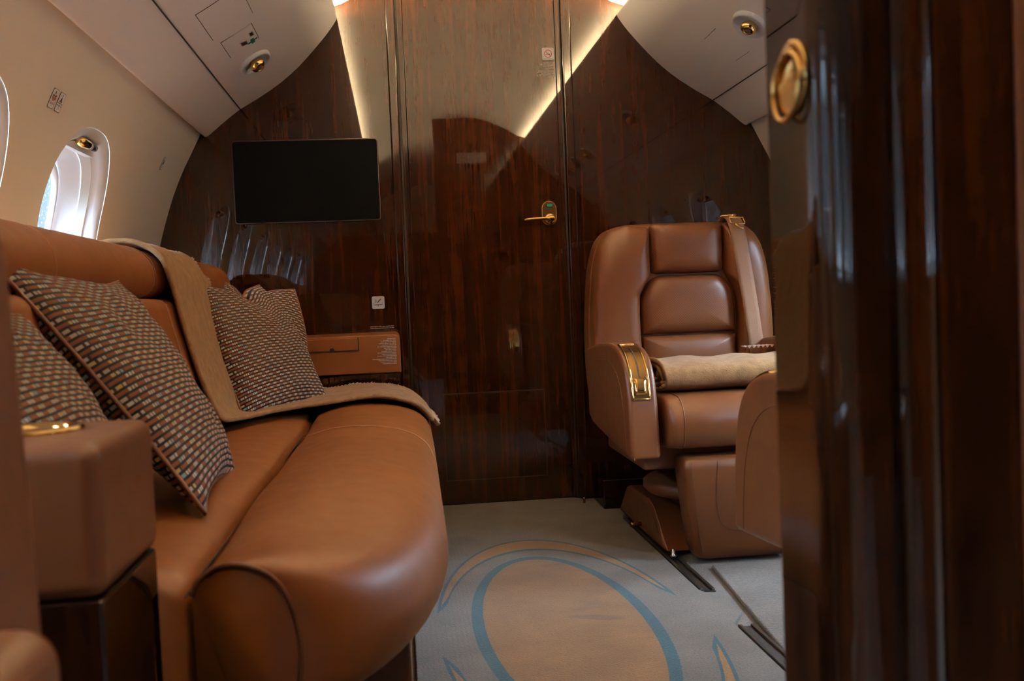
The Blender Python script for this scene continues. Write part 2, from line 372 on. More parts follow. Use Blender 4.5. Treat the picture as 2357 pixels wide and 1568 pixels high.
WIN_Y = [-1.0 - 0.736 * k for k in range(7)]; WZ = 1.015; HW, HH = 0.24, 0.25
def sup(a, hw, hh, n=2.5):
    c, s = math.cos(a), math.sin(a); k = (abs(c) ** n + abs(s) ** n) ** (-1 / n)
    return c * k * hw, s * k * hh
NA = 72
def build_wall(name, side):
    vs, fs = [], []; Z0, Z1 = 0.72, 1.31
    def add(rows, close=False):
        b = len(vs); nv = len(rows[0])
        for r in rows: vs.extend(r)
        for i in range(len(rows) - 1):
            for j in range(nv if close else nv - 1):
                j2 = (j + 1) % nv; fs.append((b + i * nv + j, b + i * nv + j2, b + (i + 1) * nv + j2, b + (i + 1) * nv + j))
    def P(y, z): return (side * WX(z), y, z)
    zl = [-0.05, 0.05, 0.15, 0.25, 0.35, 0.45, 0.6, Z0]; zu = [Z1, 1.36, 1.41, 1.45, 1.53]
    edges = [0.05] + [y + 0.368 for y in WIN_Y] + [WIN_Y[-1] - 0.368, YF]
    edges = sorted(set([round(e, 4) for e in edges]), reverse=True)
    for zz in (zl, zu): add([[P(y, z) for y in edges] for z in zz])
    zm = [Z0 - .004 + (Z1 - Z0 + .008) * i / 40 for i in range(41)]
    add([[(side * (WX(z) + .0004), y, z) for y in (0.05, -0.3, WIN_Y[0] + 0.364)] for z in zm]); add([[(side * (WX(z) + .0004), y, z) for y in (WIN_Y[-1] - 0.364, YF)] for z in zm])
    for yc in WIN_Y:
        rows = []
        corner = [math.atan2(dz, dy) % (2 * math.pi) for dy in (0.368, -0.368) for dz in (Z1 - WZ, Z0 - WZ)]
        angs = sorted(corner + [2 * math.pi * k / NA for k in range(NA)])
        for f in (0, 0.25, 0.5, 0.75, 1.0):
            row = []
            for a in angs:
                iy, iz = sup(a, HW, HH); c, s = math.cos(a), math.sin(a)
                t = min(0.368 / abs(c) if abs(c) > 1e-9 else 9, ((Z1 - WZ) / s) if s > 1e-9 else (((Z0 - WZ) / s) if s < -1e-9 else 9))
                oy, oz = c * t, s * t; row.append(P(yc + iy + (oy - iy) * f, WZ + iz + (oz - iz) * f))
            rows.append(row)
        add(rows, True)
    return mk(name, vs, fs, M['cream'])
tag(build_wall('wall_left', -1), 'cream curved cabin sidewall behind the sofa', kind='structure')
tag(build_wall('wall_right', 1), 'cream curved cabin sidewall behind the swivel armchairs', kind='structure')

wn = 0
def build_window(side, yc):
    global wn; wn += 1
    root = empty('window_%d' % wn, (side * WX(WZ), yc, WZ), 'rounded cabin window with deep white surround', kind='structure')
    def ring(hw, hh, d, n=64, dz=0.0):
        out = []
        for k in range(n):
            y, z = sup(2 * math.pi * k / n, hw, hh); z = WZ + z + dz; out.append((side * (WX(z) + d), yc + y, z))
        return out
    grid('window_surround', [ring(HW + .008, HH + .008, 0.0025), ring(HW - .001, HH - .001, 0.0012), ring(HW - .006, HH - .006, .0025), ring(HW - .016, HH - .016, .008), ring(HW - .025, HH - .025, .020), ring(HW - .03, HH - .03, .034), ring(HW - .036, HH - .036, .035)], M['white'], root, close_v=True)
    grid('shade_track', [ring(HW - .036, HH - .036, .034), ring(HW - .040, HH - .040, .045), ring(HW - .046, HH - .046, .056)], M['shade'], root, close_v=True)
    grid('recess', [ring(HW - .044, HH - .044, .056), ring(HW - .046, HH - .046, .058), ring(HW - .062, HH - .056, .080), ring(HW - .088, HH - .066, .100), ring(HW - .100, HH - .074, .108)], M['white'], root, close_v=True)
    g = grid('gasket', [ring(HW - .098, HH - .072, .100), ring(HW - .104, HH - .078, .096), ring(HW - .110, HH - .084, .100), ring(HW - .112, HH - .086, .112)], M['white'], root, close_v=True)
    pr = ring(HW - .108, HH - .082, .110)
    mk('window_pane', pr, [tuple(range(len(pr)))], M['glass'], root, False)
    # retracted shade across the crown of the opening, with its latch
    pts = []
    zb = WZ + 0.196
    for k in range(25):
        a = math.radians(0 + 180 * k / 24); y, z = sup(a, HW - .035, HH - .032)
        if z + WZ >= zb: pts.append((yc + y, WZ + z))
    ys = max(p[0] for p in pts) - yc + 0.012
    pts = [(yc + ys, zb)] + pts + [(yc - ys, zb)]
    n = len(pts); vs = [(side * (WX(p[1]) + .030), *p) for p in pts] + [(side * (WX(p[1]) + .046), *p) for p in pts]
    mk('shade_header', vs, [tuple(range(n)), tuple(range(2 * n - 1, n - 1, -1))] + [(i, (i + 1) % n, n + (i + 1) % n, n + i) for i in range(n)], M['white'], root, False)
    xx = side * (WX(zb + .014) + .016)
    l = tube('latch', [(xx, yc + t, zb + .018) for t in (-.062, -.058, -.03, 0, .028, .032)], [.002, .011, .014, .014, .012, .003], M['gold'], root, 14)
    tube('latch_tip', [(xx, yc + t, zb + .018) for t in (.030, .034, .07, .074)], [.004, .010, .010, .005], M['black'], root, 12)
    # daylight portal: only guides the sky light through the opening
    ld = bpy.data.lights.new('portal', 'AREA'); ld.shape = 'RECTANGLE'; ld.size = 0.44; ld.size_y = 0.36; ld.cycles.is_portal = True
    lo = bpy.data.objects.new('daylight_portal', ld); COL.objects.link(lo)
    lo.matrix_world = Matrix.Translation((side * (WX(WZ) + .17), yc, WZ)) @ Matrix.Rotation(side * math.radians(90), 4, 'Y')
for side in (-1, 1):
    for y in WIN_Y: build_window(side, y)

# bulkhead (aft wall), full width, follows the fuselage
CZ0, CX0, SAG = 1.874, 0.53, 0.172
CR = (CX0 ** 2 + SAG ** 2) / (2 * SAG)
def ceil_z(x):
    x = abs(x)
    if x > .50: return CZ0 + SAG - CR + math.sqrt(CR * CR - .25) - (x - .50) * .30
    return CZ0 + SAG - CR + math.sqrt(CR * CR - x * x)
pts = [(s * (WX(z) + .06), z) for s, zz in ((-1, PZ), (1, PZ[::-1])) for z in zz]
left = [(-(WX(z) + .06), z) for z in PZ]; right = [(WX(z) + .06, z) for z in PZ[::-1]]
pts = left + [(-.72, 1.75), (-.72, 2.12), (.72, 2.12), (.72, 1.75)] + right
tag(prism('wall_back', pts, 'xz', 0.0, 0.06, M['wood'], smooth=False), 'glossy dark mahogany rear bulkhead', kind='structure')
tag(prism('wall_front', pts, 'xz', YF - .06, YF, M['cream'], smooth=False), 'cream forward end of the cabin', kind='structure')
tag(box('wall_galley', -1.15, 1.15, YF, YF + .30, -.012, 1.52, M['wood_dark']), 'dark mahogany galley front far behind the camera', kind='structure')
tag(box('wall_added_block', .50, 1.10, -5.30, -3.98, -.012, 1.42, M['wood_dark']), 'unseen dark mahogany block added behind the camera on the right to darken the partition reflection', kind='structure')  # added out of view so the partition front mirrors something dark
xs = [-.66 + 1.32 * i / 44 for i in range(45)]
cp_ = [(-1.03, 1.49), (-.96, 1.56), (-.86, 1.66), (-.74, 1.765)]
tag(grid('ceiling', [[(x, y, z) for x, z in cp_ + [(x, ceil_z(x)) for x in xs] + [(-x, z) for x, z in cp_[::-1]]] for y in (0.02, -1.5, -3, -4.6, YF)], M['ceil']), 'cream arched cabin ceiling', kind='structure')
tag(box('floor', -1.15, 1.15, YF, 0.05, -0.05, -0.012, M['carpet']), 'grey carpeted cabin floor', kind='structure')

# overhead side panels
BIN = [(-1.018, 1.452), (-1.038, 1.432), (-1.030, 1.414), (-1.012, 1.420), (-.960, 1.463), (-.896, 1.511), (-.820, 1.556), (-.755, 1.599), (-.70, 1.643), (-.656, 1.685), (-.598, 1.748), (-.561, 1.792), (-.538, 1.824), (-.530, 1.838), (-.532, 1.847), (-.540, 1.846)]
BINS = crom(BIN, 6)
def bin_at(x):    # z on the panel face for |x|
    for a, b in zip(BINS[15:-9], BINS[16:-8]):
        if min(a[0], b[0]) <= -x <= max(a[0], b[0]):
            t = (-x - a[0]) / (b[0] - a[0]); return a[1] + (b[1] - a[1]) * t, Vector((b[1] - a[1], 0, -(b[0] - a[0]))).normalized()
    return 1.6, Vector((.6, 0, -.8))
def bin_pt(side, x, y, off=0.0):      # off: height above the face, into the cabin
    z, n = bin_at(x); return Vector((side * (x - n.x * off), y, z + n.z * off))
for side, lab in ((-1, 'pale overhead side panel above the sofa and windows'), (1, 'pale overhead side panel above the swivel armchairs')):
    root = empty('overhead_panel', (side * .896, -3.1, 1.511), lab, 'overhead panel', 'overhead side panels')
    lo = [p for p in BINS[:31]]; up = [p for p in BINS[30:]]
    for nm, prof, g in (('lower_panel', lo, 0), ('upper_panel', up, 0.0)):
        grid(nm, [[(-side * p[0], y, p[1]) for p in prof] for y in (.004, -1.5, -3.0, -4.6, YF)], M['bin'], root)
    z, n = bin_at(.8959)
    tube('panel_seam', [(side * .8955, y, 1.5105) for y in (-.002, -1.5, -3.0, YF)], .0022, M['gap'], root, 6)
    # cove lamp lying in the trough behind the upper lip
    tag(box('cove_lamp', min(side * .554, side * .559), max(side * .554, side * .559), -4.3, -.02, 1.836, 1.850, M['cove']), 'warm cove lamp strip hidden behind the %s overhead panel lip' % ('left' if side < 0 else 'right'), 'cove lamp', 'cove lamps')

# ------------------------------------------------------------------ door in the bulkhead, jambs, hatch
def door_outline(x0, x1, z0, drop, n=12):
    return [(x0, z0)] + [(x1, z0)] + [(x1 + (x0 - x1) * k / n, ceil_z(x1 + (x0 - x1) * k / n) - drop) for k in range(n + 1)]
droot = empty('door_1', (0, 0, 0), 'glossy mahogany lavatory door in the rear bulkhead', kind='structure')
prism('door_gap', door_outline(-.316, .306, 0, .078), 'xz', 0.0, -.004, M['gap'], droot, smooth=False)
prism('door_leaf', door_outline(-.289, .283, .002, .088), 'xz', -.002, -.011, M['wood_door'], droot, .002, 2)
for a, b in ((-.309, -.290), (.284, .298)):
    prism('edge_band', door_outline(a, b, .002, .092), 'xz', -.002, -.014, M['wood_door'], droot, .004, 3)
for i, (a, b) in enumerate(((-.352, -.317), (.307, .345))):
    o = prism('trim_%d' % (i + 1), [(a, -.004), (b, -.004), (b, ceil_z(b) + .01), (a, ceil_z(a) + .01)], 'xz', 0.0, -.016, M['wood'], None, .007, 4)
    tag(o, 'raised mahogany jamb beside the rear door', kind='structure')
# low access hatch in the door
hatch = prism('hatch', rrect(-.196, .185, .094, .420, .003, 1), 'xz', -.010, -.0125, M['wood_door'], droot, .001, 1)
for q in (((-.1985, .091), (-.1985, .423)), ((.1875, .091), (.1875, .423)), ((-.1985, .091), (.1875, .091)), ((-.1985, .423), (.1875, .423))):
    (xa, za), (xb, zb) = q
    box('hatch_gap', min(xa, xb) - .0012, max(xa, xb) + .0012, -.0116, -.010, min(za, zb) - .0012, max(za, zb) + .0012, M['gap'], hatch)
# lever handle
hp = empty('door_handle', (.235, -.011, 1.083), 'polished gold lever handle with oval plate on the rear door', 'door handle')
def stadium(cx, z0, z1, r, n=14):
    return [(cx + r * math.cos(math.pi * k / n), z1 - r + r * math.sin(math.pi * k / n)) for k in range(n + 1)] + [(cx + r * math.cos(math.pi + math.pi * k / n), z0 + r + r * math.sin(math.pi + math.pi * k / n)) for k in range(n + 1)]
pc = .2345
prism('back_plate', stadium(pc, 1.048, 1.139, .0275), 'xz', -.011, -.0145, M['gold_dark'], hp, .001, 2)
tube('plate_rim', [(p[0], -.0145, p[1]) for p in stadium(pc, 1.0485, 1.1385, .027)], .0016, M['gold'], hp, 8, True)
lathe('rose', [(.021, 0), (.021, .006), (.018, .009), (.012, .010), (.011, .030)], (pc + .003, -.0145, 1.071), (0, -1, 0), M['gold'], hp, 28)
lev = crom([(pc + .014, -.044, 1.072), (pc - .005, -.046, 1.072), (pc - .045, -.047, 1.0715), (pc - .080, -.046, 1.070), (pc - .094, -.038, 1.069), (pc - .098, -.026, 1.068)], 5)
rows = tube_rows(lev, [.010 if i < 6 else .0062 for i in range(len(lev))], 12)
grid('lever', rows, M['gold'], hp, close_v=True, caps=True)
prism('indicator', [(z + pc + .003, x + 1.1235) for x, z in stadium(0, -.012, .012, .0055)], 'xz', -.0144, -.0156, M['glass_ind'], hp, smooth=False)
prism('indicator_slot', [(z + pc + .0015, x + 1.1225) for x, z in stadium(0, -.015, .015, .0075)], 'xz', -.0142, -.0149, M['chrome'], hp, smooth=False)

# ------------------------------------------------------------------ placards and small print (printed right-aligned, far too small to read)
def print_lines(name, xr, ztop, widths, pitch, y, m, parent=None, hgt=0.55, seed=1):
    rnd = random.Random(seed); vs, fs = [], []
    for i, w in enumerate(widths):
        z1 = ztop - i * pitch; x = xr
        while x > xr - w:
            lw = rnd.uniform(.006, .016); xa = max(x - lw, xr - w)
            # each word: a few upright strokes on a common height
            t = x
            while t > xa:
                sw = rnd.uniform(.0009, .0017); h = pitch * hgt * rnd.choice((.75, .75, 1, 1))
                b = len(vs); vs += [(t, y, z1), (t - sw, y, z1), (t - sw, y, z1 - h), (t, y, z1 - h)]; fs.append((b, b + 1, b + 2, b + 3)); t -= sw + .0004
            x = xa - .0022
    return mk(name, vs, fs, m, parent, False)
ns = empty('placard', (.254, -.011, 1.672), 'white no smoking sign near the top of the rear door', 'placard')
prism('plate', rrect(.232, .277, 1.672, 1.718, .006), 'xz', -.0115, -.0135, M['placard'], ns, .0006, 1)
tube('border', [(p[0], -.0136, p[1]) for p in rrect(.237, .272, 1.677, 1.713, .003)], .0006, M['placard_grey'], ns, 5, True)
tube('ring', [(.2545 + .0135 * math.cos(a * math.pi / 16), -.0137, 1.695 + .0135 * math.sin(a * math.pi / 16)) for a in range(32)], .0013, M['red'], ns, 6, True)
tube('slash', [(.2545 + .0125 * c, -.0137, 1.695 + .0125 * s) for c, s in ((-.72, .72), (.72, -.72))], .0011, M['red'], ns, 6)
tube('cigarette', [(.2465, -.0138, 1.6925), (.254, -.0138, 1.6935), (.262, -.0138, 1.6925)], .0012, M['ink'], ns, 6)
tag(print_lines('printed_notice', .277, 1.664, [.042, .047, .053, .042, .04, .04, .03, .06, .06, .067, .05, .065, .065, .025], .0042, -.0116, M['print'], seed=3), 'small white printed notice below the no smoking sign', 'notice')
ash = empty('placard', (-.426, 0, .757), 'white ashtray pictogram sign on the bulkhead above the leather ledge', 'placard')
prism('plate', rrect(-.450, -.403, .757, .804, .006), 'xz', 0, -.002, M['placard'], ash, .0006, 1)
zz = -.0024
tube('tray', [(-.443, zz, .781), (-.443, zz, .772), (-.4115, zz, .772), (-.4115, zz, .781)], .0011, M['ink'], ash, 6)
tube('tray_stem', [(-.427, zz, .772), (-.427, zz, .766)], .0014, M['ink'], ash, 6)
tube('cigarette', [(-.430, zz, .779), (-.424, zz, .786), (-.417, zz, .793)], [.0013, .0022, .0022], M['ink'], ash, 6)
for dx in (0, .004): tube('smoke', [(-.437 + dx, zz, .779), (-.439 + dx, zz, .784), (-.4365 + dx, zz, .788), (-.4385 + dx, zz, .793)], .0007, M['ink'], ash, 5)
tag(print_lines('printed_notice', -.372, .692, [.088, .088], .0065, -.0008, M['print'], seed=5), 'two small printed lines on the bulkhead just above the leather ledge', 'notice')

# monitor flush in the bulkhead
tv = empty('monitor', (-.668, 0, 1.09), 'black wall monitor on the bulkhead above the sofa end', 'monitor')
prism('frame', rrect(-.935, -.400, 1.088, 1.395, .012), 'xz', 0, -.010, M['bezel'], tv, .003, 3)
prism('screen', rrect(-.931, -.404, 1.092, 1.391, .010), 'xz', -.009, -.0112, M['screen'], tv, .001, 1)

# pictograms on the left sidewall
def wall_sign(y0, y1, z0, z1, label, marks):
    root = empty('placard', (-WX((z0 + z1) / 2), (y0 + y1) / 2, z0), label, 'placard', None)
    def P(u, v, d=.0016):
        z = z0 + (z1 - z0) * v; return (-WX(z) + d, y0 + (y1 - y0) * u, z)
    def quad(nm, pts, m, d):
        vs = [P(u, v, d) for u, v in pts]; n = len(vs); mk(nm, vs, [tuple(range(n))], m, root, False)
    rr = [((p[0]), p[1]) for p in rrect(0, 1, 0, 1, .09, 3)]
    quad('border', rr, M['ink'], .0012); quad('plate', [(.5 + (u - .5) * .90, .5 + (v - .5) * .95) for u, v in rr], M['placard'], .0016)
    for nm, m, polys in marks:
        vs, fs = [], []
        for pl in polys:
            b = len(vs); vs += [P(u, v, .0022) for u, v in pl]; fs.append(tuple(range(b, b + len(pl))))
        mk(nm, vs, fs, M[m], root, False)
def rq(u0, u1, v0, v1): return [(u0, v0), (u1, v0), (u1, v1), (u0, v1)]
def wave(v, a=.03, t=.035):
    top = [(.12 + .76 * k / 8, v + a * math.sin(k * 1.57)) for k in range(9)]; return top + [(u, w - t) for u, w in top[::-1]]
wall_sign(-1.384, -1.347, 1.252, 1.295, 'small pictogram sign of a figure in a red life vest between the windows', [
    ('vest', 'red', [rq(.36, .48, .38, .68), rq(.54, .66, .38, .68)]), ('figure', 'ink', [rq(.44, .58, .74, .88), rq(.2, .3, .45, .66), rq(.2, .4, .64, .7), rq(.7, .8, .45, .66), rq(.62, .8, .64, .7)]),
    ('caption', 'ink', [wave(.3, .02, .02), wave(.24, .02, .02), rq(.48, .52, .12, .18)])])
wall_sign(-1.338, -1.301, 1.252, 1.295, 'small pictogram sign of a figure above waves between the windows', [
    ('figure', 'ink', [rq(.46, .56, .82, .9), [(.34, .55), (.66, .55), (.5, .8)]]), ('float', 'red', [rq(.3, .72, .5, .58), rq(.44, .54, .58, .68)]), ('waves', 'ink', [wave(.46), wave(.34), rq(.47, .53, .14, .24)])])
wall_sign(-.310, -.282, 1.256, 1.297, 'tiny pictogram sign on the sidewall beside the bulkhead', [
    ('figure', 'ink', [[(.3, .4), (.7, .4), (.62, .8), (.38, .8)], rq(.42, .58, .82, .92)]), ('caption', 'placard_grey', [wave(.3, .02, .03), wave(.2, .02, .03)])])

# ------------------------------------------------------------------ things on the overhead panels
def on_bin(side, pts, m, nm, root, off):
    vs = [bin_pt(side, x, y, off) for x, y in pts]; return mk(nm, vs, [tuple(range(len(vs)))], m, root, False)
def seam_lines(side, segs, root, nm='cover_gap'):
    for a, b in segs:
        pts = [bin_pt(side, a[0] + (b[0] - a[0]) * k / 8, a[1] + (b[1] - a[1]) * k / 8, .0004) for k in range(9)]
        tube(nm, pts, .0011, M['gap'], root, 5)
def cover(side, x0, x1, y0, y1, label, segs):
    r = empty('access_cover', bin_pt(side, (x0 + x1) / 2, (y0 + y1) / 2), label, 'access cover', 'flush covers in the overhead panels')
    rows = [[bin_pt(side, x0 + (x1 - x0) * i / 8, y, .0012) for i in range(9)] for y in (y0, y1)]
    grid('cover', rows, M['bin'], r); seam_lines(side, segs, r); return r
cover(-1, .728, .842, -1.083, -.832, 'large flush rectangular cover in the overhead panel above the sofa', [((.842, -1.083), (.842, -.836)), ((.728, -1.083), (.728, -.832)), ((.842, -1.083), (.728, -1.083))])
c2 = cover(-1, .742, .830, -.780, -.600, 'small flush cover with green cross label beside the reading lamp', [((.830, -.780), (.830, -.606)), ((.742, -.770), (.742, -.600)), ((.830, -.780), (.742, -.770))])
on_bin(-1, [(.772, -.668), (.790, -.684), (.790, -.640), (.772, -.628)][::-1], M['placard_grey'], 'label', c2, .002)
on_bin(-1, [(.774, -.664), (.788, -.676), (.788, -.646), (.774, -.634)][::-1], M['ink'], 'label_print', c2, .0024)
on_bin(-1, [(.748, -.708), (.760, -.712), (.760, -.672), (.748, -.668)][::-1], M['placard_grey'], 'label', c2, .002)
on_bin(-1, [(.750, -.704), (.758, -.707), (.758, -.677), (.750, -.673)][::-1], M['ink'], 'label_print', c2, .0024)
on_bin(-1, [(.743, -.656), (.775, -.656), (.775, -.603), (.743, -.603)], M['placard'], 'cross_label', c2, .002)
on_bin(-1, [(.745, -.636), (.754, -.636), (.754, -.652), (.764, -.652), (.764, -.636), (.773, -.636), (.773, -.623), (.764, -.623), (.764, -.607), (.754, -.607), (.754, -.623), (.745, -.623)], M['green'], 'green_cross', c2, .0026)
cover(1, .719, .829, -.600, -.455, 'flush rectangular cover in the overhead panel above the swivel armchairs', [((.719, -.590), (.721, -.465)), ((.829, -.595), (.828, -.468))])
def reading_lamp(side, x, y, label, tilt):
    p0 = bin_pt(side, x, y, 0); p1 = bin_pt(side, x, y, 1); n = (p1 - p0).normalized()
    u = Vector((0, 1, 0)); v = n.cross(u).normalized()
    root = empty('reading_lamp', p0, label, 'reading lamp', 'reading lamps in the overhead panels')
    def ring(ru, rv, h, k=32): return [p0 + u * math.cos(2 * math.pi * i / k) * ru + v * math.sin(2 * math.pi * i / k) * rv + n * h for i in range(k)]
    grid('bowl', [ring(.082, .058, -.002), ring(.080, .056, .008), ring(.074, .051, .012), ring(.068, .046, .009), ring(.055, .037, .003), ring(.03, .022, .0015), ring(.004, .003, .001)], M['white'], root, close_v=True)
    a = (n + u * tilt + v * .15).normalized(); cc = p0 + n * .006 - u * .004
    lathe('spot_ball', [(.001, -.005), (.015, -.004), (.023, .002), (.026, .010), (.024, .018), (.018, .023), (.016, .026), (.015, .024)], cc, a, M['gold'], root, 24)
    lathe('lens', [(.015, .0225), (.010, .0240), (.001, .0245)], cc, a, M['lens'], root, 20)
reading_lamp(-1, .782, -.425, 'gold reading spot lamp in oval white bowl above the sofa', -.35)
reading_lamp(1, .768, -.772, 'gold reading spot lamp in oval white bowl above the swivel armchair', -.35)
for k, y in enumerate((-1.55, -1.9, -2.25, -2.6)):
    reading_lamp(1, .768, y - .3, 'reading spot lamp further forward in the right overhead panel, seen only as a dark reflection', -.2)

# ------------------------------------------------------------------ sofa
SY0, SY1 = -2.68, -.45
sofa = empty('sofa', (-.8, -1.55, 0), 'long tan leather sofa along the left cabin wall', 'sofa')
XI = -.588
def xf(y):
    a = interp(y, [-2.25, -1.2, -.45], [-.293, -.276, -.268])
    if y > -2.22: return a
    t = min(1, (-2.22 - y) / .46); return a - .182 * (1 - math.sqrt(max(0, 1 - t ** 2.1)))
DP = crom([(0.0, .462), (.06, .478), (.28, .493), (.55, .490), (.78, .474), (.93, .444), (1.0, .397), (.985, .364), (.93, .340), (.82, .325), (.6, .318), (0, .316)], 5)
ys = [SY1, SY1 - .006, SY1 - .02] + [SY1 - .05 - (SY1 - .05 + 2.25) * k / 20 for k in range(21)] + [-2.25 - .43 * (math.sin(k / 12 * math.pi / 2)) for k in range(1, 13)]
rows = []
for y in ys:
    ed = 1.0
    if y > SY1 - .03: ed = .93 + .07 * math.sqrt(max(0, min(1, (SY1 - y) / .03)))
    w = (xf(y) - XI); sag = .004 * math.sin(y * 5.1) + .003 * math.sin(y * 11 + 1)
    rows.append([(XI + p[0] * w * ed, y, p[1] * 1.0 + sag * (1 if p[1] > .4 else 0) + (0 if ed == 1 else -(1 - ed) * .12)) for p in DP])
grid('front_cushion', rows, M['leather'], sofa, caps=True)
cap = rows[-1]
tube('end_piping', [(p[0], p[1] - .002, p[2]) for p in cap[:-6]], .0028, M['leather_dark'], sofa, 8)
# inner end panel, slightly recessed, and stitch across the cushion
tube('stitch_line', [(XI + p[0] * .305, -1.46 - .05 * (1 - p[0]), p[1] + .0008) for p in DP[4:36]], .0011, M['stitch'], sofa, 5)
RC = crom([(-.90, .455), (-.86, .470), (-.76, .480), (-.68, .480), (-.625, .472), (-.600, .452), (-.597, .40), (-.60, .30)], 5)
ys2 = [SY1] + [SY1 - .01 - (SY1 - .01 - SY0) * k / 24 for k in range(25)]
grid('rear_cushion', [[(p[0], y, p[1] + (.004 * math.sin(y * 6 + 1) if p[1] > .4 else 0)) for p in RC] + [(-.9, y, .3)] for y in ys2], M['leather'], sofa, close_v=True, caps=True)
prism('base', [(-1.0, .0), (-.357, .0), (-.357, .322), (-1.0, .322)], 'xz', SY0 + .22, SY1, M['leather_dark'], sofa, .006)
box('recess_strip', -.62, -.60, SY0 + .02, SY1, .30, .452, M['gap'], sofa)
for a, b in ((-2.66, -1.452), (-1.428, SY1)):
    prism('back_cushion', [(-.800, .45), (-.815, .56), (-.868, .80), (-.975, .805), (-.93, .45)], 'xz', a, b, M['leather'], sofa, .022, 5)
    n = 28; prof = []
    for k in range(n):
        q, z = sup(2 * math.pi * k / n, .082, .062, 2.4); prof.append((-.968 + q + .012 * (z / .062) * -1, .862 + z))
    st = [(0, .72), (.006, .84), (.016, .93), (.034, .985), (.06, 1.0)]
    yy = [(a + d, s) for d, s in st] + [(b - d, s) for d, s in st[::-1]]
    cx, cz = -.968, .862
    o = grid('head_bolster', [[(cx + (p[0] - cx) * s, y, cz + (p[1] - cz) * s) for p in prof] for y, s in yy], M['leather'], sofa, close_v=True, caps=True)
    if a < -2:
        for yv in (-1.485, -2.135):
            tube('bolster_seam', [(cx + (p[0] - cx) * 1.004, yv, cz + (p[1] - cz) * 1.004) for p in (prof[20:] + prof[:10])], .0011, M['stitch'] if yv < -2 else M['leather_dark'], sofa, 5)
        tube('stitch_line', [(-.800 - .002 + .0025, -1.485, .50), (-.8135, -1.485, .57), (-.8665, -1.485, .79)], .0011, M['stitch'], sofa, 5)
prism('back_ledge', [(-.96, .30), (-.985, .86), (-1.21, .86), (-1.205, .50), (-1.17, .30)], 'xz', SY0 + .02, SY1, M['leather'], sofa, .012)

# leather topped armrest cabinets at both ends of the sofa
arm = empty('armrest_cabinet', (-.9, -2.825, 0), 'tan leather armrest block with gold cup holder at the near sofa end', 'armrest cabinet')
box('leather_top', -1.19, -.606, -2.925, -2.730, .527, .660, M['leather_seat'], arm, .016, 5)
box('wood_base', -1.02, -.609, -2.921, -2.734, 0, .527, M['wood_dark'], arm, .004, 2)
lathe('cup_holder', [(.032, -.05), (.033, -.002), (.036, .0022), (.041, .003), (.044, .0012), (.044, -.002)], (-.694, -2.812, .6615), (0, 0, 1), M['gold'], arm, 36)
far = empty('armrest_ledge', (-.7, -.21, 0), 'leather fronted ledge with printed notice and small flap beyond the sofa cushions', 'armrest ledge')
prism('leather_front', [(-1.1, .541), (-.352, .541), (-.352, .650)] + [(-.372 + .020 * math.cos(math.radians(a)), .650 + .020 * math.sin(math.radians(a))) for a in (20, 40, 60, 80, 90)] + [(-1.1, .670)], 'xz', -.415, -.002, M['leather'], far, .004, 3)
box('wood_base', -1.02, -.357, -.405, -.002, 0, .540, M['wood'], far, .003, 2)
box('flap', -.80, -.493, -.4185, -.412, .622, .663, M['leather'], far, .0025, 2)
for q in ((-.80, -.490, .6185, .6215), (-.4925, -.4895, .619, .665)): box('flap_gap', q[0], q[1], -.4165, -.414, q[2], q[3], M['gap'], far)
prism('thumb_hole', [(-.578 + .009 * math.cos(math.pi * k / 10), .622 + .011 * math.sin(math.pi * k / 10)) for k in range(11)], 'xz', -.4187, -.4178, M['black'], far, smooth=False)
print_lines('printed_text', -.366, .657, [.030, .040, .048, .055, .047, .062, .040, .036, .048, .062, .047, .062, .034, .078, .062, .054, .044], .0052, -.4158, M['print'], far, seed=9)

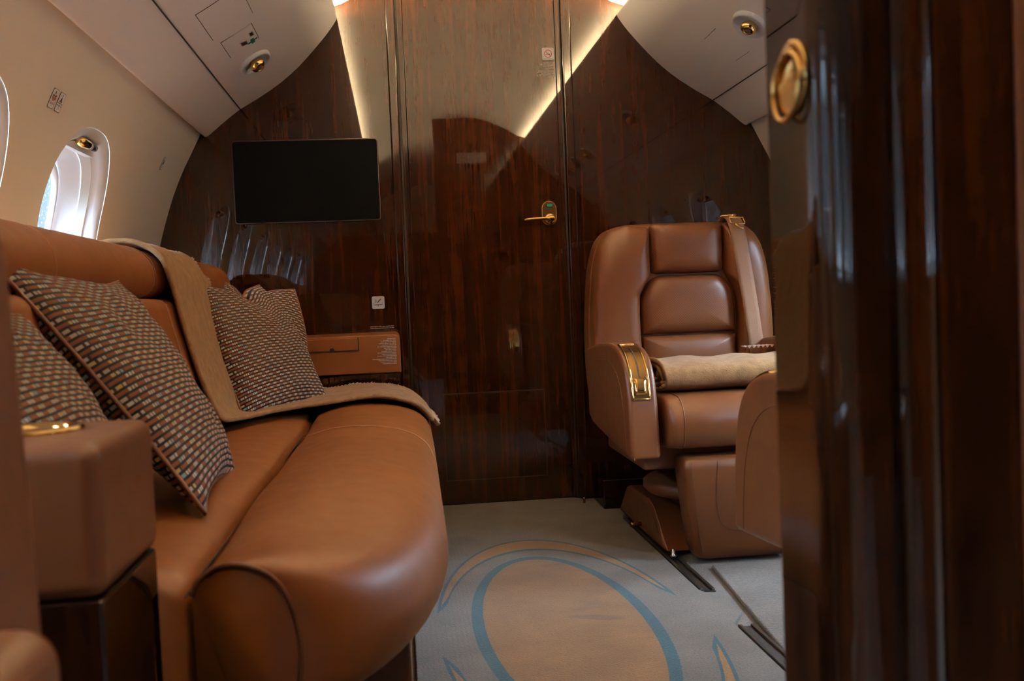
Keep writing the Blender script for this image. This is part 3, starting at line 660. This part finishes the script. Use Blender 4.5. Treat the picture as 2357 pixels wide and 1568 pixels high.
# ------------------------------------------------------------------ pillows
def pillow(label, c, u, v, size, thick, chop=.0, ear=.03, lean=0.0, seed=0, sq=1.0, twist=0.0):
    """c: centre; u: width axis, v: height axis; front faces u x v"""
    u = Vector(u).normalized(); v = Vector(v); v = (v - u * v.dot(u)).normalized(); n = u.cross(v); c = Vector(c)
    root = empty('throw_pillow', c - v * size * .5, label, 'pillow', 'woven pillows on the sofa')
    K = 30; rnd = random.Random(seed); off = Vector((rnd.uniform(0, 50), rnd.uniform(0, 50), 0))
    def pt(s, t, sd):
        pin = .07
        x = s * (1 - pin * (1 - t * t)) ; y = t * (1 - pin * (1 - s * s)) * sq
        cr = max(0, s * s * t * t) ** 2; x *= 1 + ear * cr; y *= 1 + ear * cr
        e = max(0.0, (1 - s ** 2)) ** .44 * max(0.0, (1 - t ** 2)) ** .44
        dep = thick * .5 * e * (1 + .14 * noise.noise(Vector((s * 1.6, t * 1.6, sd * 3)) + off))
        wk = .006 * noise.noise(Vector((s * 4, t * 4, sd * 2)) + off) * min(1, e * 2)
        if chop:
            g = math.exp(-(s / .30) ** 2) * max(0, (t + .55) / 1.55) ** 2
            y -= chop * g * 2 / size * 1.0; dep *= 1 + .35 * g * (1 - max(0, t) ** 4); x *= 1 - .33 * max(0, t) ** 1.6
            dep -= .010 * math.exp(-(s / .10) ** 2) * max(0, t) * sd
        bend = -lean * (t * .5 + .5) ** 2
        return c + u * x * size * .5 + v * y * size * .5 + n * (sd * (dep + wk) + bend) + Vector((twist * s * t, 0, 0))
    vs, fs, uvs = [], [], []
    for sd in (1, -1):
        b = len(vs)
        for i in range(K + 1):
            for j in range(K + 1):
                s = math.sin((i / K - .5) * math.pi) * .6 + (i / K * 2 - 1) * .4; t = math.sin((j / K - .5) * math.pi) * .6 + (j / K * 2 - 1) * .4
                vs.append(pt(s, t, sd)); uvs.append((s * size * .5 + .3 + .11 * sd, t * size * .5 + .3))
        for i in range(K):
            for j in range(K):
                q = (b + i * (K + 1) + j, b + (i + 1) * (K + 1) + j, b + (i + 1) * (K + 1) + j + 1, b + i * (K + 1) + j + 1)
                fs.append(q if sd > 0 else q[::-1])
    me = bpy.data.meshes.new('cushion_cover'); me.from_pydata([tuple(p) for p in vs], [], fs); me.update()
    ul = me.uv_layers.new(name='UVMap')
    for lp in me.loops: ul.data[lp.index].uv = uvs[lp.vertex_index]
    link('cushion_cover', me, M['weave'], root)
    path = []
    L = [(-1 + 2 * k / 24) for k in range(24)]
    for a in L: path.append(pt(a, -1, 1))
    for a in L: path.append(pt(1, a, 1))
    for a in L: path.append(pt(-a, 1, 1))
    for a in L: path.append(pt(-1, -a, 1))
    tube('piping', path, .0036, M['leather_dark'], root, 7, True)
    return root
# near pair leaning on the sofa back
pillow('large woven pillow leaning on the sofa back, behind the near armrest pillow', (-.768, -2.115, .656), (.03, .98, -.05), (-.53, .22, .82), .42, .125, 0, .05, .0, 1, twist=.02)
pillow('blurred woven pillow wedged just behind the gold cup holder armrest', (-.820, -2.51, .650), (.04, .98, -.05), (-.60, .22, .76), .39, .13, 0, .05, .0, 2, twist=.03)
pillow('woven pillow with pinched top standing in front of the other one on the camel blanket', (-.745, -.90, .650), (.42, .86, 0), (-.42, .08, .88), .42, .16, .045, .02, .0, 3)
pillow('woven pillow with two pinched peaks leaning on the leather ledge behind another pillow', (-.825, -.62, .666), (.90, .30, -.18), (-.52, .14, .86), .41, .15, .05, .02, .0, 4)

# ------------------------------------------------------------------ camel blanket draped over the sofa
throw = empty('throw_blanket', (-.7, -1.0, .49), 'camel wool throw blanket draped over sofa back and seat', 'blanket')
BP = crom([(-1.10, .885), (-1.06, .908), (-1.00, .929), (-.945, .927), (-.902, .902), (-.878, .86), (-.868, .80), (-.845, .70), (-.812, .58), (-.790, .515), (-.755, .496), (-.68, .500), (-.58, .502), (-.44, .512), (-.36, .500), (-.305, .470), (-.272, .430)], 5)
NB = len(BP)
def blanket_edges(f):
    yl = interp(f, [0, .3, .45, .60, .72, .85, 1.0], [-1.43, -1.435, -1.425, -1.37, -1.12, -1.03, -.96])
    yr = interp(f, [0, .3, .45, .58, .70, .85, 1.0], [-.96, -.98, -.86, -.60, -.50, -.545, -.70])
    return yl, yr
rows = []
for i, p in enumerate(BP):
    f = i / (NB - 1); yl, yr = blanket_edges(f); a = BP[max(0, i - 1)]; b = BP[min(NB - 1, i + 1)]; t = (b - a).normalized(); nx, nz = -t[1], t[0]
    if nz < 0 and nx < 0: nx, nz = -nx, -nz
    r = []
    for j in range(41):
        g = j / 40; y = yl + (yr - yl) * g
        w = .005 * noise.noise(Vector((f * 9, g * 5, 0))) + .004 * noise.noise(Vector((f * 20, g * 14, 3))) + .004
        roll = .006 * math.exp(-((g) / .05) ** 2)
        r.append((p[0] + abs(nx) * (w + roll), y, p[1] + abs(nz) * (w + roll)))
    rows.append(r)
bl = grid('blanket_cloth', rows, M['blanket'], throw)
so = bl.modifiers.new('solidify', 'SOLIDIFY'); so.thickness = .013; so.offset = 0
subs(bl, 1)
def ruffle(edge, inward, m=8):
    out = []
    for k in range(len(edge) * m - m):
        i = k // m; t = (k % m) / m; p = Vector(edge[i]).lerp(Vector(edge[i + 1]), t); q = Vector(inward[i]).lerp(Vector(inward[i + 1]), t)
        d = (p - q).normalized(); up = Vector((.5, 0, .8))
        row = []
        for s in (0, .3, .65, 1.0):
            row.append(p + d * (.026 * s - .006 + .005 * noise.noise(Vector((k * .25, 7, 2))) * s) + up * (.003 + .0025 * math.sin(k * 1.9 + s * 2) * (.4 + s) + .007 * noise.noise(Vector((k * .21, s * .8, 1)))))
        out.append(row)
    return out
r1 = ruffle([r[-1] for r in rows], [r[-3] for r in rows]); r2 = ruffle(rows[-1], rows[-4])
for rr in (r1, r2):
    o = grid('satin_trim', rr, M['satin'], throw); so = o.modifiers.new('solidify', 'SOLIDIFY'); so.thickness = .004

# ------------------------------------------------------------------ swivel armchairs
def puff(name, pts, y0, depth, m, parent, p=2.6, round_=1.0):
    """cushioned pad: outline in xz, puffed towards -y"""
    n = len(pts); cx = sum(q[0] for q in pts) / n; cz = sum(q[1] for q in pts) / n
    rows = [[(x, y0 + .012, z) for x, z in pts]]
    for f in (1.0, .995, .98, .95, .9, .82, .7, .5, .25, .02):
        h = depth * max(0, 1 - f ** (p * 2.2)) ** (1 / p)
        rr = sum(math.hypot(x - cx, z - cz) for x, z in pts) / n; hx = max(abs(x - cx) for x, z in pts); hz = max(abs(z - cz) for x, z in pts); r = []
        for x, z in pts:
            a = math.atan2((z - cz) / hz, (x - cx) / hx); k = min(1, (1 - f) * 1.3) * round_
            r.append((cx + ((x - cx) * (1 - k) + hx * math.cos(a) * k) * f, y0 - h, cz + ((z - cz) * (1 - k) + hz * math.sin(a) * k) * f))
        rows.append(r)
    return grid(name, rows, m, parent, close_v=True, caps=True, base=False)
def dense(pts, n=6):
    out = []
    for i in range(len(pts)):
        a = pts[i]; b = pts[(i + 1) % len(pts)]
        for k in range(n): out.append((a[0] + (b[0] - a[0]) * k / n, a[1] + (b[1] - a[1]) * k / n))
    return out
def roundpoly(pts, r, n=4):
    out = []; N_ = len(pts)
    for i in range(N_):
        p = Vector(pts[i]); a = Vector(pts[i - 1]); b = Vector(pts[(i + 1) % N_]); rr = min(r[i] if isinstance(r, (list, tuple)) else r, (a - p).length * .48, (b - p).length * .48)
        q0 = p + (a - p).normalized() * rr; q1 = p + (b - p).normalized() * rr
        for k in range(n + 1):
            t = k / n; out.append(tuple((1 - t) ** 2 * q0 + 2 * t * (1 - t) * p + t * t * q1))
    return out
def club_seat(loc, rz, label, belt):
    root = empty('swivel_armchair', loc, label, 'armchair', 'brown leather swivel armchairs', rz=rz)
    LS, LP, LD = M['leather_seat'], M['leather_perf'], M['leather_dark']
    B = dict(base=False)
    # backrest shell
    half = crom([(.300, .36), (.316, .50), (.317, .657), (.305, .83), (.292, .90), (.272, .955), (.236, .990), (.18, 1.004), (.08, 1.008), (0, 1.008)], 4)
    out = [(x, z) for x, z in half] + [(-x, z) for x, z in half[::-1][1:]]
    prism('backrest', out, 'xz', .265, .40, LS, root, .035, 5, base=False, ang=50)
    # side wings
    for s in (-1, 1):
        outer = [(q[0] - .004, q[1]) for q in half if q[0] > .16]
        inner = [(.128, .995), (.128, .90), (.128, .835), (.150, .80), (.168, .765), (.170, .69), (.168, .60), (.165, .50), (.165, .37)]
        o2 = roundpoly(dense([(s * x, z) for x, z in outer[::3] + [outer[-1]]] + [(s * x + .022, z) for x, z in inner], 2), .01, 2)
        puff('wing', o2, .272, .075, LS, root, 2.2, 0.0)
        tube('wing_seam', [(s * (q[0] - .030), .209 + .02 * (q[1] > .93), q[1] - .01) for q in half[1:18]], .0012, LD, root, 5, base=False)
    puff('headrest', dense(roundpoly([(-.102, .835), (.146, .835), (.146, 1.004), (-.102, 1.004)], .018, 3), 2), .272, .062, LP, root, 2.4)
    puff('back_pad', dense(roundpoly([(-.142, .632), (.186, .632), (.188, .76), (.142, .829), (-.098, .829), (-.144, .76)], [.008, .008, .03, .03, .03, .03], 3), 2), .272, .058, LP, root, 2.4)
    puff('lumbar_pad', dense(roundpoly([(-.140, .45), (.184, .45), (.186, .628), (-.142, .628)], .01, 3), 2), .272, .056, LP, root, 2.4)
    # armrests
    top = [(.268, .596), (.12, .614), (-.04, .625), (-.15, .622), (-.215, .612), (-.268, .590), (-.305, .552), (-.328, .50), (-.340, .44), (-.346, .38), (-.350, .309)]
    tc = [tuple(p) for p in crom(top, 5)]
    outl = tc + [(.013, .334), (.20, .352), (.255, .372)]
    for s in (-1, 1):
        a, b = sorted((s * .248, s * .333))
        am = prism('armrest', outl, 'yz', a, b, LS, root, .014, 4, base=False, ang=50)
        xo = s * .3335
        tube('arm_seam', [(xo, y, z) for y, z in crom([(.25, .552), (.08, .566), (-.08, .574), (-.17, .556), (-.235, .515), (-.272, .45), (-.288, .38), (-.294, .322)], 5)], .0008, LD, am, 5, base=False)
        tube('edge_stitch', [(s * .323, y * .995 + .001, z - .001) for y, z in tc[4:]], .0011, M['stitch'], am, 5, base=False)
        # gold control in the rounded front of the armrest
        seg = [p for p in tc if p[0] < -.165 and p[1] > .475]
        def off(i, h):
            p0 = seg[max(0, i - 1)]; p1 = seg[min(len(seg) - 1, i + 1)]; d = Vector((p1[0] - p0[0], p1[1] - p0[1])).normalized(); nn = Vector((d[1], -d[0]))
            if nn[1] < 0 and nn[0] > 0: nn = -nn
            return (seg[i][0] - abs(nn[0]) * h, seg[i][1] + abs(nn[1]) * h)
        xa, xb = s * .318, s * .270; n = len(seg)
        def surf(x0, x1, h, i0, i1, nm, m): return grid(nm, [[(x0 + (x1 - x0) * k / 4, *off(i, h)) for k in range(5)] for i in range(i0, i1)], m, am, base=False)
        path = [(xa, *off(i, .002)) for i in range(n)] + [((xa + xb) / 2, *off(n - 1, .002))] + [(xb, *off(i, .002)) for i in range(n - 1, -1, -1)] + [((xa + xb) / 2, *off(0, .002))]
        tube('control_frame', path, .0034, M['gold'], am, 8, True, base=False)
        surf(xa, xb, .0012, 0, n, 'control_plate', M['gold_dark'])
        xm = (xa + xb) / 2; surf(xm - .002, xm + .002, .0022, 3, n - 4, 'slot', M['black'])
        o = surf(xm - .016, xm + .016, .0065, n - 6, n - 1, 'slider', M['gold']); sd = o.modifiers.new('solidify', 'SOLIDIFY'); sd.thickness = .006
    # seat
    cp = crom([(.24, .46), (.05, .468), (-.15, .476), (-.28, .480), (-.345, .470), (-.378, .435), (-.385, .395), (-.372, .355), (-.335, .334), (-.20, .330), (.24, .330)], 4)
    rows = []
    for x, sc in ((-.228, .90), (-.226, .95), (-.220, .982), (-.205, 1.0), (-.1, 1.012), (.1, 1.012), (.205, 1.0), (.220, .982), (.226, .95), (.228, .90)):
        rows.append([(x, -.07 + (p[0] + .07) * (sc if p[0] < 0 else 1), .40 + (p[1] - .40) * sc) for p in cp])
    grid('seat_cushion', rows, LS, root, close_v=True, caps=True, base=False)
    for s in (-1, 1): tube('cushion_seam', [(s * .188, p[0] * 1.004, .40 + (p[1] - .40) * 1.012) for p in cp[8:38]], .0016, LD, root, 5, base=False)
    box('seat_frame', -.275, .275, -.25, .24, .262, .338, LD, root, .01, 3, base=False)
    # leg rest
    rows = []
    for z, hx, yf, th in ((.0, .128, -.285, .09), (.006, .136, -.293, .10), (.03, .146, -.300, .11), (.10, .160, -.325, .12), (.20, .177, -.352, .125), (.27, .187, -.366, .125), (.295, .187, -.362, .115), (.304, .180, -.350, .09), (.306, .165, -.335, .06)):
        rows.append([(x, y, z + .004) for x, y in rrect(-hx, hx, yf, yf + th, .022, 4)])
    lr = grid('leg_rest', rows, LS, root, close_v=True, caps=True, base=False)
    def yl(z): return interp(z, [0, .03, .10, .20, .27, .3], [-.293, -.300, -.325, -.352, -.366, -.366]) - .001
    pp = crom([(-.094, .300), (-.095, .24), (-.092, .17), (-.075, .115), (-.04, .094), (0, .090), (.04, .094), (.075, .115), (.092, .17), (.095, .24), (.094, .300)], 4)
    tube('leg_rest_seam', [(x, yl(z), z) for x, z in pp], .0009, M['seam'], lr, 5, base=False)
    for s in (-1, 1): tube('leg_rest_seam', [(s * (interp(z, [0, .03, .1, .2, .27], [.136, .146, .16, .177, .187]) - .018), yl(z), z) for z in (.03, .08, .14, .2, .26, .298)], .0008, M['seam'], lr, 5, base=False)
    # swivel and floor base
    lathe('swivel_disc', [(.10, .262), (.10, .20), (.19, .195), (.205, .183), (.205, .165), (.19, .150), (.12, .135), (.12, .118)], (-.01, -.01, 0), (0, 0, 1), M['leather_dark'], root, 40, base=False)
    bs = prism('floor_base', [(.44, .004), (.30, .118), (.02, .125), (-.04, .108), (-.19, .004)], 'yz', -.205, .205, LS, root, .014, 4, base=False)
    tube('base_seam', [(-.196, y, z) for y, z in ((.02, .127), (-.04, .110), (-.185, .010))], .0013, M['stitch'], bs, 5, base=False)
    lathe('track_knob', [(.006, -.008), (.0065, .012), (.0095, .014), (.0095, .034), (.007, .038)], (-.203, .10, .028), (-1, 0, 0), M['gold_dark'], root, 16, base=False)
    lathe('floor_fitting', [(.010, 0), (.012, .006), (.007, .010), (.006, .022), (.002, .026)], (-.19, -.225, .0), (0, 0, 1), M['chrome'], root, 14, base=False)
    if belt:
        cl = crom([(.178, .330, .985), (.178, .270, 1.018), (.180, .225, 1.010), (.183, .198, .975), (.190, .186, .90), (.205, .186, .80), (.222, .188, .68), (.236, .190, .56), (.240, .192, .50)], 5)
        hw = .026; rows = []
        for i, p in enumerate(cl):
            rows.append([(p[0] + hw * (k / 4 - .5) * 2, p[1], p[2]) for k in range(5)])
        bt = grid('shoulder_belt', rows, M['belt'], root, base=False); sd = bt.modifiers.new('solidify', 'SOLIDIFY'); sd.thickness = .003
        tube('buckle', [(.158, .204, 1.014), (.204, .202, 1.012), (.206, .188, .994), (.204, .185, .990), (.160, .187, .992), (.158, .190, .996)], .0026, M['gold'], root, 8, True, base=False)
        tube('buckle_tongue', [(.172, .183, .990), (.182, .180, .978), (.192, .180, .974), (.198, .180, .974)], .0036, M['gold'], root, 8, base=False)
        tube('belt_guide', [(.13, .25, 1.014), (.142, .225, 1.020), (.160, .214, 1.020), (.185, .215, 1.022)], .0045, M['gold'], root, 8, base=False)
    return root
club_seat((.60, -.75, 0), 0, 'brown leather swivel armchair facing the camera, shoulder belt over its backrest', True)
club_seat((.60, -2.295, 0), math.pi, 'nearer brown leather swivel armchair mostly hidden by the dark partition', False)

# folded blanket on the far armchair seat
fb = empty('folded_blanket', (.61, -.84, .482), 'folded camel blanket lying on the far armchair seat', 'blanket')
spir = []
for k in range(150):
    a = -2 * math.pi * 2.35 * k / 149 + math.pi * 1.45; f = 1 - .80 * k / 149
    y, z = sup(a, .185 * (.12 + .88 * f), .046 * f, 2.6); spir.append((-.845 + y - .05 * (1 - f), .530 + z))
rows = []
for x in [.392, .396, .405] + [.43 + .40 * k / 12 for k in range(13)]:
    w = .003 * math.sin(x * 40) + (.004 if x < .4 else 0); rows.append([(x + .004 * math.sin(i * .21), p[0], p[1] + w * (p[1] > .55) + .003 * noise.noise(Vector((x * 9, i * .05, 0)))) for i, p in enumerate(spir)])
o = grid('folded_cloth', rows, M['blanket'], fb); sd = o.modifiers.new('solidify', 'SOLIDIFY'); sd.thickness = .013; sd.offset = 0
core = [(x, -.845 - .04 + .030 * math.cos(a), .524 + .010 * math.sin(a)) for x in (.405, .80) for a in [k * math.pi / 8 for k in range(16)]]
for y0, z0 in ((-.985, .512), (-.975, .497), (-.995, .503)):
    tube('satin_edge', [(.388, y0, z0), (.41, y0 + .006, z0 + .002), (.46, y0 + .01, z0 + .003)], [.004, .008, .009], M['satin'], fb, 8)
o = grid('satin_trim', [[(.74 + .10 * k / 30, -.72 + .05 * s + .02 * k / 30, .586 + .004 * math.sin(k * 1.3 + s)) for s in (0, .4, .8, 1.2)] for k in range(31)], M['satin'], fb)

# ------------------------------------------------------------------ floor coverings and seat tracks
aisle = prism('carpet', [(-.350, -.012), (.285, -.012), (.312, -.040), (.335, -.15), (.350, -.255), (.384, -.30), (.386, -1.30), (.395, -1.325), (.432, -1.335), (.430, -1.50), (.400, -1.55), (.385, -1.58), (.384, -4.4), (-.350, -4.4)], 'xy', -.012, 0.0, M['carpet_motif'], None, .004, 2)
tag(aisle, 'grey aisle carpet with gold oval and blue crescents', 'carpet')
side = prism('carpet', [(.488, -1.085), (1.10, -1.07), (1.10, -3.4), (.425, -3.4), (.428, -1.75)], 'xy', -.012, .002, M['carpet'], None, .006, 2)
tag(side, 'plain grey carpet pad beside the seat track on the right', 'carpet')
for y0, y1, lab in ((-1.298, -.40, 'dark metal seat track under the far armchair'), (-3.3, -1.585, 'dark metal seat track in the floor beside the nearer armchair')):
    r = empty('seat_track', (.41, (y0 + y1) / 2, -.012), lab, 'seat track', 'metal seat tracks')
    box('channel', .388, .432, y0, y1, -.0118, -.007, M['rail'], r, .001, 1)
    for a in (.390, .420): box('rail', a, a + .009, y0, y1, -.009, -.001, M['rail'], r, .0015, 2)
    box('slot', .401, .418, y0, y1, -.0085, -.0062, M['gap'], r)
st = lathe('floor_stud', [(.004, 0), (.006, .003), (.004, .008), (.0055, .014), (.004, .021), (.001, .023)], (.304, -.135, 0), (0, 0, 1), M['gold_dark'])
tag(st, 'small metal stud standing on the carpet near the door corner', 'stud')
tag(box('plinth', .362, 1.0, -.215, -.01, -.012, .096, M['wood_dark'], None, .006, 3), 'low dark glossy plinth at the foot of the bulkhead behind the armchair', 'plinth')

# ------------------------------------------------------------------ foreground partition on the right, with ring pull
arc = [(-.065 + .030 * (1 - math.cos(math.radians(a))), -3.112 - .030 * math.sin(math.radians(a))) for a in range(0, 91, 5)]
bead = [(-.024, -3.142), (-.022, -3.136), (-.018, -3.136)] + [(-.003 + .015 * math.cos(math.radians(180 - a)), -3.138 - .008 * math.sin(math.radians(a))) for a in range(15, 166, 10)] + [(.012, -3.136), (.013, -3.142)]
pout = [(-.065, -3.040), (-.065, -3.10)] + arc + bead + [(1.22, -3.142), (1.22, -3.036), (-.061, -3.036)]
wp = prism('wall_partition', pout, 'xy', -.012, 2.02, M['wood_part'], None, .0015, 2, ang=40)
tag(wp, 'glossy mahogany partition in the right foreground', kind='structure')
rp_ = empty('ring_pull', (-.065, -3.094, .91), 'gold ring pull on the near edge of the dark partition', 'ring pull')
lathe('cup', [(.0265, 0), (.027, .002), (.0245, .0034), (.0205, .0022), (.0185, .0007), (.001, .0004)], (-.065, -3.091, .913), (-1, 0, 0), M['gold'], rp_, 40)
tube('ring', [(-.0690 - .003 * (1 - math.cos(a * math.pi / 24)) * .5, -3.091 + .0240 * math.sin(a * math.pi / 24), .9065 + .0235 * math.cos(a * math.pi / 24)) for a in range(48)], .0022, M['gold'], rp_, 10, True)
tube('hinge', [(-.0665, -3.099, .930), (-.0690, -3.096, .930), (-.0690, -3.086, .930), (-.0665, -3.083, .930)], .0026, M['gold_dark'], rp_, 8)
pl = box('placard', .085, .285, -3.036, -3.0335, 1.715, 1.785, M['placard'], None)
tag(pl, 'pale placard on the cabin side of the partition, seen as a reflection in the door', 'placard')
tag(box('corner_post', .069, .105, -3.146, -3.141, -.012, 2.0, M['leather_seat'], None, .006, 3), 'brown leather covered post at the right picture edge', 'post')

# ------------------------------------------------------------------ armchair at the left picture edge, very near
fc = empty('armchair', (-.9, -3.2, 0), 'blurred tan leather armchair at the left picture edge', 'armchair')
prism('backrest', roundpoly([(-1.15, .22), (-.588, .22), (-.590, .60), (-.600, .860), (-1.15, .885)], [.03, .03, .2, .06, .08], 6), 'xz', -3.215, -3.10, M['leather_seat'], fc, .018, 5, ang=60)
box('armrest', -.70, -.538, -3.62, -3.22, .30, .602, M['leather_seat'], fc, .022, 6)
box('seat', -1.10, -.71, -3.62, -3.22, .20, .47, M['leather_seat'], fc, .04, 5)
box('base', -1.05, -.62, -3.55, -3.10, -.012, .30, M['leather_dark'], fc, .02, 3)
